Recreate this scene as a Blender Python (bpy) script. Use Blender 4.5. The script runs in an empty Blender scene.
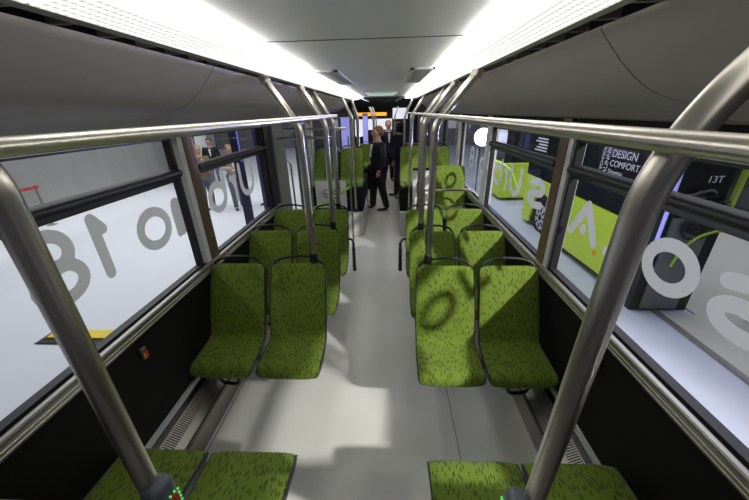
import bpy, math, random
from mathutils import Vector, Matrix
random.seed(7)
S = bpy.context.scene
C = S.collection
PI = math.pi

# ------------------------------------------------------------------ camera, light, exposure
def cam_axes(yaw, pitch, roll):
    cy, sy, cp, sp = math.cos(yaw), math.sin(yaw), math.cos(pitch), math.sin(pitch)
    fw = Vector((sy*cp, cy*cp, -sp)); rt = Vector((cy, -sy, 0)); up = rt.cross(fw)
    c, s = math.cos(roll), math.sin(roll)
    return rt*c + up*s, -rt*s + up*c, fw
rt, up, fw = cam_axes(*[math.radians(a) for a in (-2.96955, 23.88249, -1.35456)])
cd = bpy.data.cameras.new('camera'); cam = bpy.data.objects.new('camera', cd); C.objects.link(cam)
cam.matrix_world = Matrix(((rt.x, up.x, -fw.x, 0), (rt.y, up.y, -fw.y, 0), (rt.z, up.z, -fw.z, 2.15), (0, 0, 0, 1)))
cd.sensor_width = 36; cd.lens = 313.328/749*36; cd.clip_start = .02; cd.clip_end = 200
S.camera = cam
S.view_settings.view_transform = 'Standard'; S.view_settings.look = 'None'
S.view_settings.exposure = 0.13; S.view_settings.gamma = 1.0
try: S.view_settings.use_curve_mapping = False
except Exception: pass
W = bpy.data.worlds.new('hall'); S.world = W; W.use_nodes = True
W.node_tree.nodes['Background'].inputs[0].default_value = (.62, .66, .80, 1)
W.node_tree.nodes['Background'].inputs[1].default_value = .22
STRIP = 7.2            # strength of the two light covers under the ceiling

def lamp(name, kind, loc, target, energy, color=(1, 1, 1), **kw):
    d = bpy.data.lights.new(name, kind); d.energy = energy; d.color = color
    for k, v in kw.items(): setattr(d, k, v)
    o = bpy.data.objects.new(name, d); C.objects.link(o); o.location = loc
    o.rotation_euler = (Vector(target)-Vector(loc)).to_track_quat('-Z', 'Y').to_euler()
    return o
D = Vector((1.0, -.9, .87))                      # towards the hall spotlight right of and behind the bus
P0 = Vector((1.2, 1.6, 1.5)) + D*6.5
lamp('hall_spotlight', 'SPOT', P0, (-.2, 2.7, .4), 7000, (1, .97, .9), spot_size=math.radians(34), spot_blend=.4, shadow_soft_size=.24)
lamp('hall_fill_left', 'AREA', (-6.2, 9.0, 7.0), (-5.6, 9.0, 0), 1500, (.97, .98, 1), shape='RECTANGLE', size=8, size_y=24)  # added fill, whitens the hall floor outside the left windows
lamp('hall_fill_right', 'AREA', (3.4, 4.5, 5.2), (3.0, 4.5, 0), 210, (.86, .88, 1), shape='RECTANGLE', size=2.5, size_y=10)  # added fill, brightens the ground and vehicles on the right
lamp('stage_light', 'SPOT', (2.9, 10.3, 1.33), (.6, 5.0, 1.9), 900, (.45, .45, 1), spot_size=math.radians(50), spot_blend=.6, shadow_soft_size=.15)
lamp('side_hall_spotlight', 'SPOT', (-6.5, -1.0, 5.6), (-.7, 2.3, .6), 300, (1, .98, .92), spot_size=math.radians(26), spot_blend=.5, shadow_soft_size=.06)

# ------------------------------------------------------------------ materials
MATS = {}
def nodes_of(name):
    m = bpy.data.materials.new(name); m.use_nodes = True
    MATS[name] = m
    return m, m.node_tree.nodes, m.node_tree.links, m.node_tree.nodes['Principled BSDF']
def mat(name, col, rough=.5, metal=0., spec=.5, noise=0., nscale=30, bump=0., emit=None, es=0.):
    m, N, L, b = nodes_of(name)
    b.inputs['Base Color'].default_value = (*col, 1); b.inputs['Roughness'].default_value = rough
    b.inputs['Metallic'].default_value = metal; b.inputs['Specular IOR Level'].default_value = spec
    if noise or bump:
        tc = N.new('ShaderNodeTexCoord'); n = N.new('ShaderNodeTexNoise'); n.inputs['Scale'].default_value = nscale
        n.inputs['Detail'].default_value = 4
        L.new(tc.outputs['Object'], n.inputs['Vector'])
        if noise:
            r = N.new('ShaderNodeMapRange'); r.inputs[3].default_value = 1-noise; r.inputs[4].default_value = 1+noise
            L.new(n.outputs['Fac'], r.inputs[0])
            mx = N.new('ShaderNodeVectorMath'); mx.operation = 'SCALE'; mx.inputs[0].default_value = col
            L.new(r.outputs[0], mx.inputs['Scale']); L.new(mx.outputs[0], b.inputs['Base Color'])
        if bump:
            bp = N.new('ShaderNodeBump'); bp.inputs['Strength'].default_value = bump; bp.inputs['Distance'].default_value = .002
            L.new(n.outputs['Fac'], bp.inputs['Height']); L.new(bp.outputs[0], b.inputs['Normal'])
    if emit:
        b.inputs['Emission Color'].default_value = (*emit, 1); b.inputs['Emission Strength'].default_value = es
    return m
steel = mat('brushed_steel', (.56, .525, .46), .33, 1.0, noise=.05, nscale=60)
alu = mat('aluminium', (.34, .33, .30), .38, .85, noise=.05)
alu_dark = mat('dark_aluminium', (.16, .15, .14), .45, .7, noise=.1)
def film_mat(name, col):
    m, N, L, b = nodes_of(name); b.inputs['Base Color'].default_value = (*col, 1); b.inputs['Roughness'].default_value = .6
    t = N.new('ShaderNodeBsdfTranslucent'); t.inputs[0].default_value = (*col, 1); mx = N.new('ShaderNodeMixShader'); mx.inputs[0].default_value = .55
    L.new(b.outputs[0], mx.inputs[1]); L.new(t.outputs[0], mx.inputs[2]); L.new(mx.outputs[0], N['Material Output'].inputs[0]); return m
black = mat('black_panel', (.006, .006, .006), .75, 0, .25, noise=.2)
plastic = mat('black_plastic', (.012, .013, .016), .38, 0, .5, noise=.1)
rubber = mat('rubber_gasket', (.012, .012, .016), .5, 0, .5, noise=.1)
duct = mat('duct_panel', (.31, .28, .255), .55, 0, .4, noise=.03, bump=.15, nscale=250)
dark_void = mat('vent_void', (.02, .02, .03), .8, noise=.1)
ceil_m = mat('ceiling_panel', (.86, .86, .84), .35, 0, .5, noise=.02, nscale=3)
seam_m = mat('seam', (.06, .06, .06), .8, noise=.1)
brown = mat('brown_metal', (.20, .13, .095), .35, .6, noise=.06)  # plain brown metal tone for the pillar faces
palegrey = mat('pale_grey', (.55, .56, .56), .5, noise=.03)
midgrey = mat('mid_grey', (.22, .22, .22), .5, .3, noise=.04)
steppaint = mat('step_grey', (.50, .50, .48), .5, noise=.04)
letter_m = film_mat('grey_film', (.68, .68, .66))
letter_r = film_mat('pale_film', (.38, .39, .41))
white = mat('white_paint', (.78, .79, .80), .6, noise=.03)
hallfloor = mat('hall_floor', (.74, .75, .78), .45, 0, .3, noise=.04, nscale=1.5)
hallwall = mat('hall_wall', (.34, .34, .33), .7, noise=.06, nscale=.8)
podium_m = mat('blue_grey_floor', (.47, .49, .60), .5, noise=.08, nscale=4)
booth = mat('black_booth', (.010, .010, .014), .5, noise=.2)
limegreen = mat('lime_paint', (.60, .82, .05), .35, noise=.03)
limestrap = mat('lime_strap', (.45, .75, .05), .4, noise=.05)
red = mat('red_plastic', (.50, .03, .012), .4, noise=.05, emit=(.7, .03, .01), es=.03)
redbelt = mat('red_belt', (.55, .03, .03), .6, noise=.05)
yellow = mat('yellow_plastic', (.85, .66, .03), .5, noise=.05)
greenled = mat('green_led', (.05, .6, .1), .4, noise=.02, emit=(.1, .9, .2), es=.6)
housing = mat('button_housing', (.13, .15, .18), .4, noise=.05)
orange_led = mat('orange_display', (.9, .35, .02), .5, noise=.3, emit=(1, .38, .04), es=1.3)
violet_lamp = mat('violet_tube', (.3, .3, .9), .5, noise=.05, emit=(.42, .42, 1.0), es=.5)
violet_dark = mat('violet_column', (.03, .02, .09), .4, noise=.1)
violet_dim = mat('violet_strip', (.2, .2, .7), .5, noise=.05, emit=(.25, .22, .9), es=.5)
boardgrey = mat('board_grey', (.20, .205, .21), .5, noise=.05)
standfloor = mat('stand_floor', (.50, .49, .45), .35, noise=.05, nscale=3)
white_lamp = mat('white_lamp', (.9, .9, 1), .5, noise=.02, emit=(.75, .8, 1.0), es=14)
window_glow = mat('window_glow_white', (.85, .87, .92), .5, noise=.1, emit=(.85, .88, 1), es=.75)  # emission stands in for bright light in the rear windows
greenglass = mat('green_tinted_cover', (.45, .62, .52), .3, noise=.03, emit=(.6, .9, .75), es=.35)
hub_m = mat('wheel_cover', (.62, .63, .66), .35, .3, noise=.05)
tyre = mat('tyre', (.015, .015, .017), .8, noise=.2)
skin_m = mat('skin', (.55, .31, .22), .5, noise=.05)
hair_b = mat('light_brown_hair', (.26, .15, .07), .7, noise=.3, nscale=90)
hair_d = mat('dark_hair', (.015, .012, .012), .7, noise=.3, nscale=90)
suit = mat('black_suit', (.008, .009, .014), .8, noise=.2)
navy = mat('navy_cloth', (.010, .013, .04), .8, noise=.2)
shirt = mat('white_shirt', (.75, .76, .80), .7, noise=.03)
jeans = mat('grey_jeans', (.12, .13, .17), .8, noise=.15)
brownjacket = mat('brown_jacket', (.20, .12, .06), .8, noise=.15)
beige = mat('beige_jacket', (.42, .36, .30), .8, noise=.1)

def floor_mat():
    m, N, L, b = nodes_of('bus_floor')
    b.inputs['Roughness'].default_value = .26; b.inputs['Specular IOR Level'].default_value = .5
    tc = N.new('ShaderNodeTexCoord'); n = N.new('ShaderNodeTexNoise'); n.inputs['Scale'].default_value = 2.2; n.inputs['Detail'].default_value = 5
    v = N.new('ShaderNodeTexNoise'); v.inputs['Scale'].default_value = 320
    L.new(tc.outputs['Object'], n.inputs['Vector']); L.new(tc.outputs['Object'], v.inputs['Vector'])
    a = N.new('ShaderNodeMath'); a.operation = 'MULTIPLY_ADD'; a.inputs[1].default_value = .35; L.new(v.outputs['Fac'], a.inputs[0]); L.new(n.outputs['Fac'], a.inputs[2])
    r = N.new('ShaderNodeValToRGB'); r.color_ramp.elements[0].position = .3; r.color_ramp.elements[0].color = (.53, .53, .50, 1)
    r.color_ramp.elements[1].position = 1.0; r.color_ramp.elements[1].color = (.62, .62, .585, 1)
    L.new(a.outputs[0], r.inputs[0]); L.new(r.outputs[0], b.inputs['Base Color'])
    return m
floor_m = floor_mat()

def fabric_mat(name='green_seat_fabric', basec=(.145, .215, .018), darkc=(.03, .05, .008)):
    m, N, L, b = nodes_of(name)
    b.inputs['Roughness'].default_value = .75; b.inputs['Specular IOR Level'].default_value = .25
    b.inputs['Sheen Weight'].default_value = .15
    uv = N.new('ShaderNodeUVMap'); uv.uv_map = 'UVMap'
    mp = N.new('ShaderNodeMapping'); mp.inputs['Scale'].default_value = (80, 18, 1); mp.inputs['Rotation'].default_value = (0, 0, math.radians(2))
    L.new(uv.outputs[0], mp.inputs[0])
    vo = N.new('ShaderNodeTexVoronoi'); vo.voronoi_dimensions = '2D'; vo.inputs['Scale'].default_value = 1; vo.inputs['Randomness'].default_value = .85
    L.new(mp.outputs[0], vo.inputs['Vector'])
    rr = N.new('ShaderNodeMapRange'); rr.inputs[1].default_value = .20; rr.inputs[2].default_value = .30; rr.inputs[3].default_value = 1; rr.inputs[4].default_value = 0
    L.new(vo.outputs['Distance'], rr.inputs[0])
    # drop some dashes
    sep = N.new('ShaderNodeSeparateColor'); L.new(vo.outputs['Color'], sep.inputs[0])
    gt = N.new('ShaderNodeMath'); gt.operation = 'GREATER_THAN'; gt.inputs[1].default_value = .28; L.new(sep.outputs[0], gt.inputs[0])
    mu = N.new('ShaderNodeMath'); mu.operation = 'MULTIPLY'; L.new(rr.outputs[0], mu.inputs[0]); L.new(gt.outputs[0], mu.inputs[1])
    wv = N.new('ShaderNodeTexWave'); wv.wave_type = 'BANDS'; wv.bands_direction = 'Y'; wv.inputs['Scale'].default_value = 42; wv.inputs['Distortion'].default_value = .6
    L.new(uv.outputs[0], wv.inputs['Vector'])
    mr = N.new('ShaderNodeMapRange'); mr.inputs[3].default_value = .74; mr.inputs[4].default_value = 1.12; L.new(wv.outputs['Fac'], mr.inputs[0])
    sc = N.new('ShaderNodeVectorMath'); sc.operation = 'SCALE'; sc.inputs[0].default_value = basec; L.new(mr.outputs[0], sc.inputs['Scale'])
    mx = N.new('ShaderNodeMix'); mx.data_type = 'RGBA'; L.new(mu.outputs[0], mx.inputs[0]); L.new(sc.outputs[0], mx.inputs[6]); mx.inputs[7].default_value = (*darkc, 1)
    L.new(mx.outputs[2], b.inputs['Base Color'])
    bp = N.new('ShaderNodeBump'); bp.inputs['Strength'].default_value = .25; bp.inputs['Distance'].default_value = .002
    L.new(wv.outputs['Fac'], bp.inputs['Height']); L.new(bp.outputs[0], b.inputs['Normal'])
    return m
fabric = fabric_mat()

def glass_mat(name, tint, refl=1.0):
    m = bpy.data.materials.new(name); m.use_nodes = True; N = m.node_tree.nodes; L = m.node_tree.links
    for n in list(N): N.remove(n)
    o = N.new('ShaderNodeOutputMaterial'); t = N.new('ShaderNodeBsdfTransparent'); t.inputs[0].default_value = (*tint, 1)
    g = N.new('ShaderNodeBsdfGlossy'); g.inputs['Roughness'].default_value = .02; g.inputs['Color'].default_value = (.9, .9, .9, 1)
    f = N.new('ShaderNodeFresnel'); f.inputs[0].default_value = 1.42
    k = N.new('ShaderNodeMath'); k.operation = 'MULTIPLY'; k.inputs[1].default_value = refl
    mx = N.new('ShaderNodeMixShader'); L.new(f.outputs[0], k.inputs[0]); ge = N.new('ShaderNodeNewGeometry'); iv = N.new('ShaderNodeMath'); iv.operation = 'SUBTRACT'; iv.inputs[0].default_value = 1; L.new(ge.outputs['Backfacing'], iv.inputs[1])
    k2 = N.new('ShaderNodeMath'); k2.operation = 'MULTIPLY'; L.new(k.outputs[0], k2.inputs[0]); L.new(iv.outputs[0], k2.inputs[1]); L.new(k2.outputs[0], mx.inputs[0]); L.new(t.outputs[0], mx.inputs[1]); L.new(g.outputs[0], mx.inputs[2]); L.new(mx.outputs[0], o.inputs[0])
    return m
glass = glass_mat('window_glass', (.965, .975, .985), .6)
tinted = glass_mat('tinted_glass', (.84, .85, .84), .8)
clear = glass_mat('partition_glass', (.93, .96, .96), .9)

def diffuser_mat():
    m, N, L, b = nodes_of('light_cover')
    b.inputs['Base Color'].default_value = (.8, .8, .78, 1); b.inputs['Roughness'].default_value = .4
    tc = N.new('ShaderNodeTexCoord')
    w1 = N.new('ShaderNodeTexWave'); w1.bands_direction = 'X'; w1.inputs['Scale'].default_value = 15
    w2 = N.new('ShaderNodeTexWave'); w2.bands_direction = 'Y'; w2.inputs['Scale'].default_value = 15
    for w in (w1, w2): L.new(tc.outputs['Object'], w.inputs['Vector'])
    a = N.new('ShaderNodeMath'); a.operation = 'MULTIPLY'; L.new(w1.outputs['Fac'], a.inputs[0]); L.new(w2.outputs['Fac'], a.inputs[1])
    a2 = N.new('ShaderNodeMath'); a2.operation = 'MULTIPLY_ADD'; a2.inputs[1].default_value = .4; L.new(w2.outputs['Fac'], a2.inputs[0]); L.new(w1.outputs['Fac'], a2.inputs[2])
    r = N.new('ShaderNodeMapRange'); r.inputs[3].default_value = .38; r.inputs[4].default_value = 1.15; L.new(a2.outputs[0], r.inputs[0])
    r.inputs[1].default_value = 0
    b.inputs['Emission Color'].default_value = (1, .985, .93, 1)
    L.new(r.outputs[0], b.inputs['Emission Strength'])
    return m
diff_m = diffuser_mat()
core_dim = mat('dim_light_core', (.9, .9, .88), .4, noise=.01, emit=(1, .985, .94), es=1.6)
core_m = mat('light_core', (.9, .9, .88), .4, noise=.01, emit=(1, .985, .94), es=STRIP)
cover_out = mat('light_cover_edge', (.72, .73, .74), .4, noise=.04, emit=(1, .98, .94), es=.35)
def grille_mat():
    m, N, L, b = nodes_of('heater_grille')
    tc = N.new('ShaderNodeTexCoord'); w = N.new('ShaderNodeTexWave'); w.bands_direction = 'Y'; w.inputs['Scale'].default_value = 22
    L.new(tc.outputs['Object'], w.inputs['Vector'])
    r = N.new('ShaderNodeValToRGB'); r.color_ramp.interpolation = 'CONSTANT'; r.color_ramp.elements[0].color = (.015, .015, .015, 1); r.color_ramp.elements[1].position = .5; r.color_ramp.elements[1].color = (.42, .41, .38, 1)
    L.new(w.outputs['Fac'], r.inputs[0]); L.new(r.outputs[0], b.inputs['Base Color']); b.inputs['Roughness'].default_value = .45; b.inputs['Metallic'].default_value = .4
    return m
grille = grille_mat()

# ------------------------------------------------------------------ mesh helpers
class MB:
    def __init__(s): s.v = []; s.f = []; s.uv = []
    def add(s, v, f):
        n = len(s.v); s.v += [tuple(p) for p in v]; s.f += [tuple(i+n for i in q) for q in f]; return s
    def box(s, a, b):
        x0, y0, z0 = a; x1, y1, z1 = b
        return s.add([(x0, y0, z0), (x1, y0, z0), (x1, y1, z0), (x0, y1, z0), (x0, y0, z1), (x1, y0, z1), (x1, y1, z1), (x0, y1, z1)],
                     [(0, 3, 2, 1), (4, 5, 6, 7), (0, 1, 5, 4), (1, 2, 6, 5), (2, 3, 7, 6), (3, 0, 4, 7)])
    def prism_y(s, prof, y0, y1):           # profile in x,z swept along y
        n = len(prof)
        v = [(x, y0, z) for x, z in prof] + [(x, y1, z) for x, z in prof]
        f = [(i, (i+1) % n, n+(i+1) % n, n+i) for i in range(n)] + [tuple(range(n))[::-1], tuple(range(n, 2*n))]
        return s.add(v, f)
    def tube(s, pts, r, n=14, cap=True):
        pts = [Vector(p) for p in pts]; m = len(pts); rs = r if isinstance(r, (list, tuple)) else [r]*m
        T = []
        for i in range(m):
            a = pts[max(i-1, 0)]; b = pts[min(i+1, m-1)]; T.append((b-a).normalized())
        u = T[0].orthogonal().normalized(); v = []
        for i in range(m):
            u = (u - T[i]*u.dot(T[i])).normalized(); w = T[i].cross(u)
            for k in range(n):
                a = 2*PI*k/n; v.append(pts[i] + (u*math.cos(a)+w*math.sin(a))*rs[i])
        f = [(i*n+k, i*n+(k+1) % n, (i+1)*n+(k+1) % n, (i+1)*n+k) for i in range(m-1) for k in range(n)]
        if cap: f += [tuple(range(n))[::-1], tuple(range((m-1)*n, m*n))]
        return s.add(v, f)
    def build(s, name, m, parent=None, smooth=False, bevel=0.):
        me = bpy.data.meshes.new(name); me.from_pydata(s.v, [], s.f); me.materials.append(m)
        if smooth:
            for p in me.polygons: p.use_smooth = True
            try: me.set_sharp_from_angle(angle=math.radians(40))
            except Exception: pass
        me.update()
        o = bpy.data.objects.new(name, me); C.objects.link(o)
        if parent: o.parent = parent
        if bevel:
            b = o.modifiers.new('bevel', 'BEVEL'); b.width = bevel; b.segments = 3; b.limit_method = 'ANGLE'
            for p in me.polygons: p.use_smooth = True
            try: me.set_sharp_from_angle(angle=math.radians(60))
            except Exception: pass
        return o
def fillet(pts, r, n=8):
    pts = [Vector(p) for p in pts]; out = [pts[0]]
    for i in range(1, len(pts)-1):
        a, b, c = pts[i-1], pts[i], pts[i+1]; d1 = (a-b).normalized(); d2 = (c-b).normalized()
        k = min(r, (a-b).length*.49, (c-b).length*.49); p, q = b+d1*k, b+d2*k
        for j in range(n+1):
            t = j/n; out.append(p*(1-t)**2 + b*2*t*(1-t) + q*t*t)
    out.append(pts[-1]); return out
def empty(name, loc=(0, 0, 0), rz=0):
    o = bpy.data.objects.new(name, None); C.objects.link(o); o.location = loc; o.rotation_euler = (0, 0, rz); o.empty_display_size = .1; return o
def tag(o, label=None, cat=None, group=None, kind=None):
    if label: o['label'] = label
    if cat: o['category'] = cat
    if group: o['group'] = group
    if kind: o['kind'] = kind
    return o
def copy_tree(o, parent=None):
    c = o.copy(); C.objects.link(c)
    if parent: c.parent = parent
    for ch in list(o.children): copy_tree(ch, c)
    return c
def box(name, a, b, m, parent=None, bevel=0.): return MB().box(a, b).build(name, m, parent, bevel=bevel)
def rounded_box(name, c, sz, m, parent=None, bev=.01): 
    return box(name, [c[i]-sz[i]/2 for i in range(3)], [c[i]+sz[i]/2 for i in range(3)], m, parent, bev)

XL, XR = -1.45, 1.15
XC = -.15
G = -.42                      # hall floor outside, below the bus floor

# ------------------------------------------------------------------ structure of the bus
tag(box('floor', (XL, -.9, -.05), (XR, 14, 0), floor_m), kind='structure')
for x, y0, y1 in ((.476, -.9, 5.5),): 
    tag(box('trim_1', (x-.0022, y0, 0), (x+.0022, y1, .0012), seam_m), kind='structure')
tag(box('trim_2', (XL+.17, -.9, 0), (XL+.176, 5.5, .002), seam_m), kind='structure')
# ceiling: flat centre panels with seams
c = MB(); ys = [-1.0, 1.505, 3.95, 6.1, 7.25]
for a, b in zip(ys[:-1], ys[1:]): c.box((-.64, a+.004, 2.42), (.34, b-.004, 2.45))
c.box((-.64, -1.0, 2.428), (.34, 7.25, 2.46))
tag(c.build('ceiling', ceil_m), kind='structure')
tag(box('trim_3', (-.64, 1.501, 2.4185), (.34, 1.509, 2.423), seam_m), kind='structure')
# roof skin and rear section ceiling
tag(box('ceiling_roof', (-1.6, -1.0, 2.50), (1.3, 14, 2.58), alu_dark), kind='structure')
tag(box('ceiling_rear', (-1.45, 8.2, 2.34), (1.15, 14, 2.40), midgrey), kind='structure')
# dark joint of the articulated section
b = MB()
for i in range(8):
    y = 7.25+i*.12; z = 2.40-.022*i
    b.box((-1.45, y, z), (1.15, y+.10, 2.49)); b.box((-1.45, y+.09, z+.02), (1.15, y+.13, 2.49))
tag(b.build('ceiling_joint', mat('bellows', (.035, .035, .037), .7, noise=.2)), kind='structure')

def side(sgn, X, nm):
    """sgn +1 right, -1 left; X the inner wall face"""
    xo = X+sgn*.10                                # outer face
    lo, hi = sorted((X, xo))
    tag(box('wall_'+nm, (lo, -.9, -.35), (hi, 14 if sgn > 0 else 4.35, 1.02), black), kind='structure')
    tag(box('wall_'+nm+'_top', (lo, -.9, 2.02 if sgn < 0 else 1.97), (hi, 14, 2.50), black), kind='structure')
    # silver sill rail
    s = X-sgn*.025; y1 = 7.2 if sgn > 0 else 4.0
    prof = [(X, 1.00), (s, 1.00), (s-sgn*.003, 1.012), (s, 1.016), (s, 1.028), (s-sgn*.003, 1.032), (s, 1.036), (s, 1.05), (s-sgn*.006, 1.058), (s-sgn*.004, 1.066), (s+sgn*.004, 1.070), (X, 1.070)]
    if sgn < 0: prof = prof[::-1]
    t = MB().prism_y(prof, -.9, y1).build('trim_sill_'+nm, alu, smooth=False); tag(t, kind='structure')
    g = MB(); a, bb = sorted((X, X+sgn*.06)); g.box((a, -.9, 1.02), (bb, y1, 1.066)); tag(g.build('trim_gasket_'+nm, rubber), kind='structure')
side(1, XR, 'right'); side(-1, XL, 'left')
tag(box('wall_left_rear', (XL-.10, 6.1, -.35), (XL, 14, 1.02), black), kind='structure')
tag(box('wall_rear', (XL, 13.9, -.1), (XR, 14, 2.5), booth), kind='structure')
tag(box('wall_front', (XL-.1, -1.0, -.35), (XR+.1, -.9, 2.58), midgrey), kind='structure')

# windows -----------------------------------------------------------------
def glyph_film(mb, strokes, w, xg, sgn_y, y0, z0, sx, sz):
    """one clean sheet of film whose outline lies w/2 from the strokes (no overlaps)"""
    segs = []
    for P in strokes:
        pts = [(y0+sgn_y*p[0]*sx, z0+p[1]*sz) for p in P]
        segs += list(zip(pts[:-1], pts[1:]))
    def fd(y, z):
        best = 9
        for (ay, az), (by, bz) in segs:
            dy, dz = by-ay, bz-az; l = dy*dy+dz*dz
            t = 0 if l < 1e-12 else max(0, min(1, ((y-ay)*dy+(z-az)*dz)/l))
            best = min(best, (y-ay-dy*t)**2+(z-az-dz*t)**2)
        return w/2-math.sqrt(best)
    ys_ = [q[0] for a in segs for q in a]; zs_ = [q[1] for a in segs for q in a]
    h = w/7; ya, yb, za, zb = min(ys_)-w*.6, max(ys_)+w*.6, min(zs_)-w*.6, max(zs_)+w*.6
    ny = int((yb-ya)/h)+1; nz = int((zb-za)/h)+1
    F = [[fd(ya+i*h, za+j*h) for j in range(nz+1)] for i in range(ny+1)]
    idx = {}; V = []; Q = []
    def vid(k, p):
        if k not in idx: idx[k] = len(V); V.append((xg, *p))
        return idx[k]
    for i in range(ny):
        for j in range(nz):
            c = [(i, j), (i+1, j), (i+1, j+1), (i, j+1)]; poly = []
            for a, b in zip(c, c[1:]+c[:1]):
                fa, fb = F[a[0]][a[1]], F[b[0]][b[1]]
                if fa >= 0: poly.append(vid(a, (ya+a[0]*h, za+a[1]*h)))
                if (fa >= 0) != (fb >= 0):
                    t = fa/(fa-fb); poly.append(vid(tuple(sorted((a, b))), (ya+(a[0]+(b[0]-a[0])*t)*h, za+(a[1]+(b[1]-a[1])*t)*h)))
            if len(poly) > 2: Q.append(tuple(poly))
    mb.add(V, Q)
def arc(cx, cy, rx, ry, a0, a1, n=12):
    return [(cx+rx*math.cos(math.radians(a0+(a1-a0)*i/n)), cy+ry*math.sin(math.radians(a0+(a1-a0)*i/n))) for i in range(n+1)]
GL = {
 'O': [arc(.5, .5, .5, .5, 0, 360, 24)],
 'o': [arc(.5, .36, .5, .36, 0, 360, 24)],
 'S': [[(1, .86)]+arc(.42, .76, .42, .24, 80, 270, 10)+arc(.58, .26, .42, .26, 90, -90, 10)[1:]+[(.5, 0), (0, .1)]],
 'L': [[(0, 1), (0, 0)], [(0, 0), (1, 0)]],
 'A': [[(0, 0), (.5, 1)], [(.5, 1), (1, 0)], [(.49, .22), (.51, .22)]],
 'R': [[(0, 0), (0, 1), (.6, 1)]+arc(.6, .72, .36, .28, 90, -90, 8)+[(.1, .44)], [(.55, .44), (1, 0)]],
 'I': [[(.5, 0), (.5, 1)]],
 'U': [[(0, 1)]+arc(.5, .42, .5, .42, 180, 360, 12)+[(1, 1)]],
 'r': [[(0, 0), (0, .72)], [(0, .42)]+arc(.75, .3, .7, .42, 150, 90, 5)],
 'b': [[(0, 1), (0, .36)], arc(.5, .36, .5, .36, 0, 360, 20)],
 'i': [[(.5, 0), (.5, .66)], [(.49, .98), (.51, .98)]],
 'n': [[(0, 0), (0, .72)], [(0, .4)]+arc(.5, .36, .5, .36, 160, 0, 10)+[(1, 0)]],
 '1': [[(.15, .80), (.8, 1)], [(.8, 1), (.8, 0)]],
 '8': [arc(.5, .74, .40, .26, 0, 360, 20), arc(.5, .25, .5, .27, 0, 360, 20)],
}
def window(n, X, sgn, y0, y1, z0=1.066, z1=1.995, zd=(1.735, 1.815), hopper=True, label=None):
    root = tag(empty('window_%d' % n, (X, (y0+y1)/2, z0)), kind='structure')
    off = Vector(root.location)
    def bb(mb, a, b): mb.box([min(a[i], b[i])-off[i] for i in range(3)], [max(a[i], b[i])-off[i] for i in range(3)])
    xg = X+sgn*.05
    fr = MB(); xa, xb = X+sgn*.012, X+sgn*.06; e = .028
    bb(fr, (xa, y0, z0), (xb, y0+e, z1)); bb(fr, (xa, y1-e, z0), (xb, y1, z1)); bb(fr, (xa, y0, z1-.025), (xb, y1, z1)); bb(fr, (xa, y0, z0), (xb, y1, z0+.016))
    fr.build('window_frame', rubber, root)
    g = MB(); bb(g, (xg, y0+e*.9, z0+.012), (xg+sgn*.004, y1-e*.9, (zd[0]+.01) if hopper else z1-.02)); g.build('window_pane', glass, root)
    if hopper:
        g = MB(); bb(g, (xg, y0+e*.9, zd[1]-.01), (xg+sgn*.004, y1-e*.9, z1-.02)); g.build('hopper_pane', tinted, root)
        bar = MB(); zc = (zd[0]+zd[1])/2; r = (zd[1]-zd[0])/2
        prof = [(X+sgn*.05-off[0], zc-r-off[2]), (X+sgn*.02-off[0], zc-r-off[2])] 
        prof += [(X+sgn*(.005-.022*math.cos(a))-off[0], zc+.012+.6*r*math.sin(a)-off[2]) for a in (-1.2, -.7, -.2, .3, .8, 1.2)]
        prof += [(X+sgn*.02-off[0], zc+r-off[2]), (X+sgn*.05-off[0], zc+r-off[2])]
        bar.prism_y(prof, y0+.01-off[1], y1-.01-off[1]); bar.build('hopper_rail', rubber, root, smooth=True)
    return root
w1 = window(1, XL, -1, -.5, 2.16, z1=2.03); w2 = window(2, XL, -1, 2.37, 3.78, z1=2.03)
w3 = window(3, XR, 1, -.5, 2.10, z1=1.975); w4 = window(4, XR, 1, 2.27, 3.82, z1=1.975); w5 = window(5, XR, 1, 3.97, 5.45, hopper=False)
w6 = window(6, XR, 1, 5.6, 7.2, hopper=False); w7 = window(7, XR, 1, 8.3, 10.2, hopper=False); w8 = window(8, XL, -1, 8.3, 10.2, hopper=False)
w9 = window(9, XL, -1, 10.5, 13.0, hopper=False); w10 = window(10, XR, 1, 10.5, 13.0, hopper=False)
def letter_set(seq, X, sgn, sgn_y, z0, h, w, m, rng):
    xg = X+sgn*.058
    for ch, ya, yb in seq:
        mb = MB(); W_ = abs(yb-ya)-w
        st = (min(ya, yb)+w/2) if sgn_y > 0 else (max(ya, yb)-w/2)
        glyph_film(mb, GL[ch], w, xg, sgn_y, st, z0+w/2, max(W_, .001), h-w)
        root = [r for a, b, r in rng if a <= (ya+yb)/2 <= b][0]
        off = Vector(root.location)
        mb.v = [tuple(Vector(p)-off) for p in mb.v]
        mb.build('letter', m, root)
letter_set([('8', 1.06, 1.34), ('1', 1.40, 1.53), ('o', 1.69, 2.0), ('n', 2.03, 2.13), ('i', 2.385, 2.45), ('b', 2.50, 2.82), ('r', 2.88, 3.04), ('U', 3.11, 3.46)],
           XL, -1, -1, 1.35, .36, .062, letter_m, [(-9, 2.2, w1), (2.2, 9, w2)])
letter_set([('S', .78, 1.06), ('O', 1.12, 1.41), ('L', 1.47, 1.68), ('A', 1.74, 2.05), ('R', 2.075, 2.12), ('I', 2.34, 2.40), ('S', 2.46, 2.75)],
           XR, 1, 1, 1.375, .255, .062, letter_r, [(-9, 2.2, w3), (2.2, 3.9, w4), (3.9, 9, w5)])
letter_set([('U', 2.93, 3.22), ('r', 3.28, 3.42), ('b', 3.46, 3.74), ('n', 3.99, 4.04), ('o', 4.10, 4.36), ('1', 4.46, 4.58), ('8', 4.66, 4.92)],
           XR, 1, 1, 1.36, .30, .055, letter_r, [(-9, 2.2, w3), (2.2, 3.9, w4), (3.9, 9, w5)])
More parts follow.
